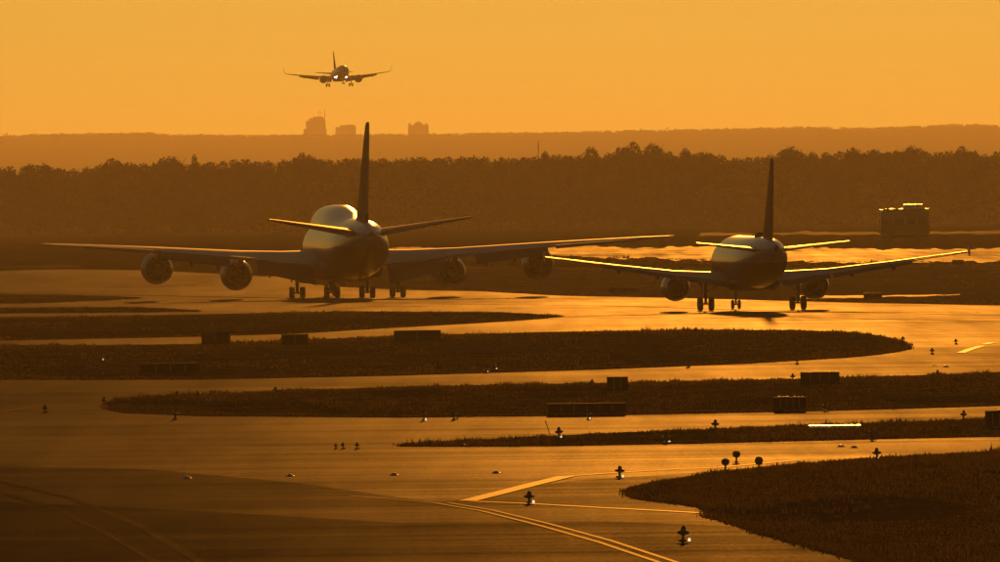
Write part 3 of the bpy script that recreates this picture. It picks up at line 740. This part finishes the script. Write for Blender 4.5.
# flush lights in the pavement
fl = None
for i, (x, y, lab) in enumerate([(187, 479, 'flush pavement light alone on the dark tarmac at left'), (290, 477, 'flush pavement light left of picture centre'), (394, 476, 'flush pavement light above the faint yellow line'),
        (496, 474, 'flush pavement light above the chevron'), (463, 446.5, 'flush light at the left end of the thin grass strip'), (841, 447.5, 'left of two flush lights below the shining cover'),
        (854, 448.5, 'right of two flush lights below the shining cover'), (891, 425, 'flush light right of the shining cover'), (934, 367, 'left of two flush lights below the wide island tip'), (946, 367.5, 'right of two flush lights below the wide island tip')]):
    if fl is None:
        fl = empty('pavement_light', (0, 0, 0))
        MB().lathe_z((0, 0, 0), [(-.01, .17), (.015, .16), (.03, .12)], 16).build('ring', 'steel', fl)
        MB().lathe_z((0, 0, 0), [(.025, .11), (.055, .09), (.075, .05), (.08, .01)], 16).build('lens', 'lens', fl); o = fl
    else: o = copy_tree(fl)
    o.location = G(x, y, 0.035); tag(o, lab, 'light', 'flush lights set in the pavement')

# ------------------------------------------------------------------ tall service vehicle before the wood
g = G(905, 241.5); ppm = F / g.y; t = empty('service_truck', g, (0, 0, R(0))); tag(t, 'tall boxy airport vehicle with sunlit roof before the dark wood', 'vehicle')
Lx, Hh = 49 / ppm, 31 / ppm
def rbox(c, d, r, name, mat, parent):
    """box with rounded long edges and drawn-in ends, long axis along x"""
    x, y, z = d[0] / 2, d[1] / 2, d[2] / 2; rg = []
    for xx, k in ((-x, r), (-x + r * .3, r * .3), (-x + r, 0), (x - r, 0), (x - r * .3, r * .3), (x, r)):
        pr = []
        for sy, sz, a0 in ((1, 1, 0), (-1, 1, 90), (-1, -1, 180), (1, -1, 270)):
            for q in range(6):
                a = R(a0 + 18 * q); pr.append((c[0] + xx, c[1] + sy * (y - k * .5 - r) + r * math.cos(a), c[2] + sz * (z - k * .5 - r) + r * math.sin(a)))
        rg.append(pr)
    return MB().loft(rg).build(name, mat, parent)
body = rbox((0, 0, .9 + (Hh - .9) / 2), (Lx, 2.9, Hh - .9), .5, 'body', 'truck', t)
rbox((Lx * .17, 0, Hh + .35), (Lx * .40, 2.3, .75), .3, 'roof_unit', 'lip', t)
def camber(x0, x1, z, y0, name, mat, parent, rad=14.0):  # curved sheet added to catch the sun, set in pieces for broken glints
    pr = [(y0 + rad * (math.sin(R(12)) - math.sin(R(a))), z - rad * (1 - math.cos(R(a)))) for a in (-1, 1, 2.5, 4, 6, 8, 10, 12)]
    return MB().loft([[(x, yy, zz) for yy, zz in pr] + [(x, yy, zz - .06) for yy, zz in reversed(pr)] for x in (x0, x1)]).build(name, mat, parent)
for a_, b_, dz_ in ((-.5, -.40, -.12), (-.385, -.37, 0), (-.31, -.22, 0), (-.205, -.19, -.02), (-.12, -.03, 0), (.06, .09, 0), (.42, .49, -.05)):
    camber(Lx * a_, Lx * b_, Hh + .32 + dz_, -1.5, 'glint_sheet', 'sign_frame', t, 14 if b_ - a_ > .05 else 9)
for a_, b_ in ((-.02, .17), (.175, .25), (.27, .37)):
    camber(Lx * a_, Lx * b_, Hh + 1.0 + .03 * (a_ > .2), -1.25, 'glint_sheet', 'sign_frame', t)
for y_ in (-.9, .9):  # polished tubes added for a bright line along the roof
    MB().tube((-Lx * .44, y_, Hh + .10), (Lx * .48, y_, Hh + .10), .13, n=12).build('glint_rail', 'lip', t)
MB().box((0, 0, .75), (Lx * .94, 2.4, .4)).build('chassis', 'dark', t, False)
for k, x in enumerate((-.36, -.12, .12, .36)):
    MB().box((x * Lx, -1.47, Hh * .66), (Lx * .19, .04, Hh * .26)).build('window', 'window', body, False)
for x in (-.32, .3):
    for y in (-1.2, 1.2):
        MB().lathe_y((x * Lx, y, .62), [(.2, .3), (.2, .55), (.12, .62), (-.12, .62), (-.2, .55), (-.2, .3)], 18, True, True).build('wheel', 'tyre', t)
for s in (-1, 1):
    MB().tube((s * Lx * .52, -1.2, Hh * .55), (s * Lx * .52, -1.2, Hh * .72), .12, n=8).build('mirror', 'lip', t)
MB().lathe_z((-Lx * .42, 0, Hh), [(0, .16), (.12, .16), (.2, .08)], 12).build('beacon', 'lens', t)

# ------------------------------------------------------------------ trees
def crown_geo(rng, h, w, n, base=0.25, conifer=False, leaf=1.0):
    """leaf-sized triangles scattered over several lobes"""
    lobes = []
    for k in range(9 if not conifer else 7):
        if conifer:
            z = h * (0.25 + 0.7 * k / 6); rr = w * (0.5 * (1 - k / 7.2) + 0.06); lobes.append((rng.normal(0, .08 * w), rng.normal(0, .08 * w), z, rr, rr, h * .10))
        else:
            a = rng.uniform(0, 6.28); q = rng.uniform(0.05, 0.34) * w; z = h * rng.uniform(base + .18, .84)
            r = w * rng.uniform(.20, .33); lobes.append((q * math.cos(a), q * math.sin(a), z, r, r, r * rng.uniform(.6, .9)))
    if not conifer: lobes.append((0, 0, h * .86, w * .24, w * .24, h * .14))
    li = rng.integers(0, len(lobes), n); L = np.array(lobes)[li]
    d = rng.normal(size=(n, 3)); d /= np.linalg.norm(d, axis=1)[:, None]
    rad = rng.uniform(.25, 1.0, n) ** .5 * (1 + rng.normal(0, .035, n))
    c = L[:, :3] + d * L[:, 3:] * rad[:, None]
    e1 = rng.normal(size=(n, 3)); e1 /= np.linalg.norm(e1, axis=1)[:, None]
    e2 = np.cross(e1, rng.normal(size=(n, 3))); e2 /= np.linalg.norm(e2, axis=1)[:, None]
    s = leaf * rng.uniform(.14, .36, n)[:, None]
    v = np.stack([c + e1 * s, c - e1 * s * .6 + e2 * s * .8, c - e1 * s * .6 - e2 * s * .8], 1).reshape(-1, 3)
    return v
def trunk_geo(rng, h, w):
    mb = MB(); r = .016 * h + .06
    p = Vector((0, 0, -.3)); path = [p]
    for k in range(4):
        p = p + Vector((rng.normal(0, .02 * h), rng.normal(0, .02 * h), h * .2)); path.append(p)
    for i in range(4): mb.tube(path[i], path[i + 1], r * (1 - i * .2), r * (1 - (i + 1) * .2), 7)
    for k in range(6):
        a = rng.uniform(0, 6.28); b = path[2 + k % 3]
        mb.tube(b, b + Vector((math.cos(a) * w * .3, math.sin(a) * w * .3, h * rng.uniform(.1, .22))), r * .4, r * .12, 5)
    return mb
def tri_mesh(name, v, mat):
    n = len(v) // 3; me = bpy.data.meshes.new(name)
    me.vertices.add(3 * n); me.vertices.foreach_set('co', np.asarray(v, np.float32).ravel())
    me.loops.add(3 * n); me.loops.foreach_set('vertex_index', np.arange(3 * n, dtype=np.int32))
    me.polygons.add(n); me.polygons.foreach_set('loop_start', np.arange(0, 3 * n, 3, dtype=np.int32)); me.update(calc_edges=True)
    me.materials.append(M[mat]); return me
rng = np.random.default_rng(21)
TOP = [(0, 166), (30, 166), (45, 165), (60, 168), (85, 167), (112, 161), (130, 162), (150, 163), (172, 158), (185, 163), (215, 161), (240, 159), (260, 161), (280, 160), (300, 158), (330, 158), (370, 158), (420, 157), (440, 158), (470, 156), (500, 158),
       (520, 157), (545, 155), (590, 154), (632, 151), (651, 150), (670, 155), (685, 153), (705, 152), (735, 157), (765, 156), (785, 150), (800, 152), (850, 151), (880, 152), (912, 149), (940, 152), (960, 150), (985, 153), (1000, 151)]
# one mass of wood: front and middle ranks, too many and too dim to count
WV = []
for row, (dist, dx, drop) in enumerate(((3600, 13, 34), (3628, 12, 22), (3655, 11, 12), (3688, 10, 6), (3706, 9, 3))):
    x = -20 - 7 * row
    while x < 1030:
        top = P(x, poly(TOP, x) + drop + rng.uniform(-2, 6), dist).z; base = float(gz(dist)); h = max(4, top - base)
        c = P(x, 200, dist); v = crown_geo(rng, h, rng.uniform(6, 9), 900, base=.02, leaf=1.25)
        v += np.array([c.x, dist + rng.uniform(-8, 8), base]); WV.append(v); x += dx * rng.uniform(.7, 1.2)
for k in range(130):   # undergrowth along the wood's edge
    x = rng.uniform(-20, 1020); dist = 3582 + rng.uniform(-14, 8); h = rng.uniform(3, 8)
    if x > 330: pass
    else: dist -= 90
    c = P(x, 200, dist); v = crown_geo(rng, h, rng.uniform(5, 9), 420, base=-.15); v += np.array([c.x, dist, float(gz(dist))]); WV.append(v)
wo_ = bpy.data.objects.new('wood', tri_mesh('wood', np.concatenate(WV), 'leaf')); COL.objects.link(wo_)
tag(wo_, 'dark belt of woodland closing off the airfield', 'woodland', kind='stuff')
# the trees whose tops stand out against the hill, one by one
VAR = []
for k in range(8):
    con = k >= 7; w = [8.5, 7.5, 9.5, 8.0, 10, 7.0, 9.0, 5.5][k]
    VAR.append((tri_mesh('crown', crown_geo(rng, 14.0, w, 4200 if not con else 2200, base=.2, conifer=con), 'leaf'), trunk_geo(rng, 14.0, w).mesh('trunk', 'bark')))
def tree(px, py, var, label, dist=3725, sx=1.0, name='tree', group='treetops along the skyline of the wood'):
    base = float(gz(dist)); top = P(px, py, dist); h = top.z - base; k = h / 13.7
    t = empty(name, (top.x, dist, base), (0, 0, rng.uniform(0, 6.28))); t.scale = (sx, sx, k); tag(t, label, 'tree', group)
    for nm, me in (('trunk', VAR[var][1]), ('crown', VAR[var][0])):
        o = bpy.data.objects.new(nm, me); COL.objects.link(o); o.parent = t
SPECIAL = [
 (172, 158, 2, 1.0, 'broad bump of a treetop above the jumbo left wing'), (194.5, 156, 5, .45, 'thin spindly treetop right of the broad bump at left'), (112, 160, 3, 1.0, 'rounded treetop at left of the wood skyline'),
 (45, 164.5, 1, .8, 'small rounded treetop at the far left skyline'), (30, 165, 5, .8, 'leftmost small treetop beside a matching one'),
 (302, 153.5, 0, .7, 'small bushy treetop under the distant chimney block'), (545, 152.5, 5, .6, 'narrow treetop midway between jumbo fin and the tall pair'),
 (591, 148, 1, .9, 'loose treetop left of the tall pair'), (633, 144, 3, 1.0, 'left of the two tallest feathery treetops'), (651, 144.5, 0, .95, 'right of the two tallest feathery treetops'),
 (626, 149, 5, .7, 'low shoulder tree touching the left tall treetop'), (670, 152.5, 5, .8, 'small round treetop just right of the tall pair'), (685, 149.5, 1, .75, 'lollipop treetop left of the airliner fin'),
 (705, 154, 2, .9, 'flat-topped tree left of the airliner fin'), (790, 148.5, 4, 1.1, 'wide treetop just right of the airliner fin'), (912, 147.5, 4, 1.1, 'widest domed treetop above the boxy vehicle'),
 (962, 148, 3, .9, 'domed treetop near the right picture edge'), (852, 149.5, 2, .8, 'rounded treetop between airliner fin and boxy vehicle'), (875, 150.5, 6, .9, 'rounded treetop just left of the widest dome')]
for x, y, v, s, lab in SPECIAL: tree(x, y, v, lab, 3720 + rng.uniform(-8, 8), s * 1.2)
x = -14
while x < 1015:
    tree(x, poly(TOP, x) + rng.uniform(1.2, 2.4), int(rng.integers(0, 7)), 'ordinary rounded treetop in the even skyline of the wood', 3730 + rng.uniform(-12, 14), rng.uniform(.95, 1.45)); x += rng.uniform(10, 16)

# ------------------------------------------------------------------ far hills, town blocks, masts
RIDGE = [(-200, 139), (0, 138), (40, 136), (90, 135.5), (150, 134.5), (170, 137), (210, 136.5), (250, 137), (300, 136.5), (420, 136), (520, 134.5), (570, 134), (640, 132), (720, 131), (760, 130), (800, 128.5), (860, 130), (930, 127.5), (975, 126), (1000, 128), (1200, 124)]
HY = [11000, 13000, 15000, 16600, 17500, 18000, 18500, 18900]; HK = [0.0, .35, .66, .9, 1.0, .93, .55, 0.0]
NC = 900; ph = rng.uniform(0, 6.28, 30)
hv = []
for i, (yy, kk) in enumerate(zip(HY, HK)):
    for j in range(NC):
        px = -700 + 2400 * j / (NC - 1)
        p = P(px, 133, 17500); top = P(px, poly(RIDGE, px), 17500).z
        n_ = sum(math.sin(p.x * (.004 + .006 * q) + ph[q] + yy * .002 * q) / (1 + q) for q in range(4)) * 1.0
        z = 3.2 + (top - 3.2) * kk + (n_ * kk if kk < 1 else 0)
        if kk == 0: z = 2.0
        hv.append((p.x, yy, z))
mb = MB(); mb.v = hv
mb.f = [(i * NC + j, i * NC + j + 1, (i + 1) * NC + j + 1, (i + 1) * NC + j) for i in range(len(HY) - 1) for j in range(NC - 1)]
me = bpy.data.meshes.new('far_hills'); me.from_pydata(mb.v, [], mb.f); me.materials.append(M['hill']); me.update()
o = bpy.data.objects.new('far_hills', me); COL.objects.link(o); tag(o, kind='structure')
# a fringe of tree crowns along the crest
FV = []
for k in range(900):
    px = rng.uniform(-60, 1060); c = P(px, poly(RIDGE, px) + .6, 17500); h = rng.uniform(5, 9)
    v = crown_geo(rng, h, rng.uniform(7, 17), 46, base=-.1, leaf=5.0); v += np.array([c.x, 17500 + rng.uniform(-20, 20), c.z - h * .62]); FV.append(v)
o = bpy.data.objects.new('ridge_trees', tri_mesh('ridge_trees', np.concatenate(FV), 'hill')); COL.objects.link(o); tag(o, 'distant tree fringe along the hazy ridge crest', 'woodland', kind='stuff')
DB = 19300
def block(name, label, parts):
    xs = [a for q in parts for a in (q[0], q[1])]; cx = sum(xs) / len(xs); base = P(cx, 146, DB)
    t = empty(name, (base.x, DB, base.z)); tag(t, label, 'building', 'distant town blocks on the ridge')
    for k, (x0, x1, y0, nm) in enumerate(parts):
        a, b = P(x0, y0, DB), P(x1, y0, DB); w = b.x - a.x; h = a.z - base.z; x = (a.x + b.x) / 2 - base.x
        if nm == 'mast': MB().tube((x, k * 1.5, h - 22), (x, k * 1.5, h), .75, .35, 8).build('mast', 'steel', t)
        elif nm == 'dome':
            MB().lathe_z((x, k * .5, h - w * .55), [(0, w / 2), (w * .25, w * .44), (w * .45, w * .25), (w * .55, .1)], 16).build('roof_dome', 'concrete', t)
        else:
            wl = MB().box((x, k * 1.5, h / 2), (w, 14 - k * 1.0, h)).build(nm, 'concrete', t, False)
    return t
block('tower_block', 'tallest stepped tower block with antenna and steam on the hazy ridge',
      [(303.5, 326.5, 129, 'podium'), (306, 325.5, 121, 'tower'), (309, 324, 118.5, 'upper_storey'), (313, 323, 116.8, 'plant_room'), (324.2, 324.8, 110, 'mast')])
block('office_block', 'low wide office block right of the stepped tower on the ridge', [(335.5, 356, 127.5, 'wall'), (340, 355, 125.5, 'upper_storey'), (346, 353, 124.8, 'plant_room')])
block('office_block', 'square block with two corner turrets and a domed roof on the ridge', [(408, 428.5, 125.5, 'wall'), (408.5, 411, 123.5, 'turret'), (412.5, 424.5, 121.5, 'dome'), (425, 428, 123.8, 'turret')])
for x, y0, y1, lab in ((7, 141, 131.5, 'small radio mast on the ridge at far left'), (538.5, 162, 141, 'faint thin mast rising behind the wood')):
    dist = 17520 if y0 < 150 else 5000
    a, b = P(x, y0, dist), P(x, y1, dist); t = empty('radio_mast', a); tag(t, lab, 'mast'); h = b.z - a.z
    MB().tube((0, 0, -h * (.5 if y0 < 150 else 1.2)), (0, 0, h), .0045 * dist / 100, .003 * dist / 100, 8).build('pole', 'steel', t)
    MB().box((0, 0, h * .7), (.012 * dist / 100, .012 * dist / 100, h * .12)).build('antenna', 'steel', t, False)

a = P(319.5, 115.5, DB); mb = MB()
for k in range(6):
    c = Vector((a.x + rng.normal(0, 1.2) - k * .15, DB, a.z + 1.2 * k)); r_ = 1.6 + .5 * k if k < 4 else 2.0
    mb.lathe_z(c, [(r_ * math.sin(R(q)), max(.02, r_ * math.cos(R(q)))) for q in (-90, -60, -30, 0, 30, 60, 90)], 12)
sm = bpy.data.materials.new('steam'); sm.use_nodes = True; n = sm.node_tree; n.nodes.clear()
out = n.nodes.new('ShaderNodeOutputMaterial'); pv = n.nodes.new('ShaderNodeVolumePrincipled'); pv.inputs['Color'].default_value = (1, .98, .95, 1); pv.inputs['Density'].default_value = .4; pv.inputs['Anisotropy'].default_value = .6
n.links.new(pv.outputs[0], out.inputs['Volume']); tag(mb.build('steam', sm), 'pale steam puff over the stepped tower block', 'steam', kind='stuff')

# ------------------------------------------------------------------ haze
hz = MB().box((0, 10050, 60), (5200, 21100, 130)); hm = bpy.data.materials.new('haze'); hm.use_nodes = True
n = hm.node_tree; n.nodes.clear(); out = n.nodes.new('ShaderNodeOutputMaterial'); pv = n.nodes.new('ShaderNodeVolumePrincipled')
pv.inputs['Color'].default_value = HAZE_COL; pv.inputs['Density'].default_value = HAZE_DENSITY; pv.inputs['Anisotropy'].default_value = HAZE_G
n.links.new(pv.outputs[0], out.inputs['Volume'])
o = hz.build('haze', hm, smooth=False); tag(o, 'warm evening haze filling the air', 'haze', kind='stuff')
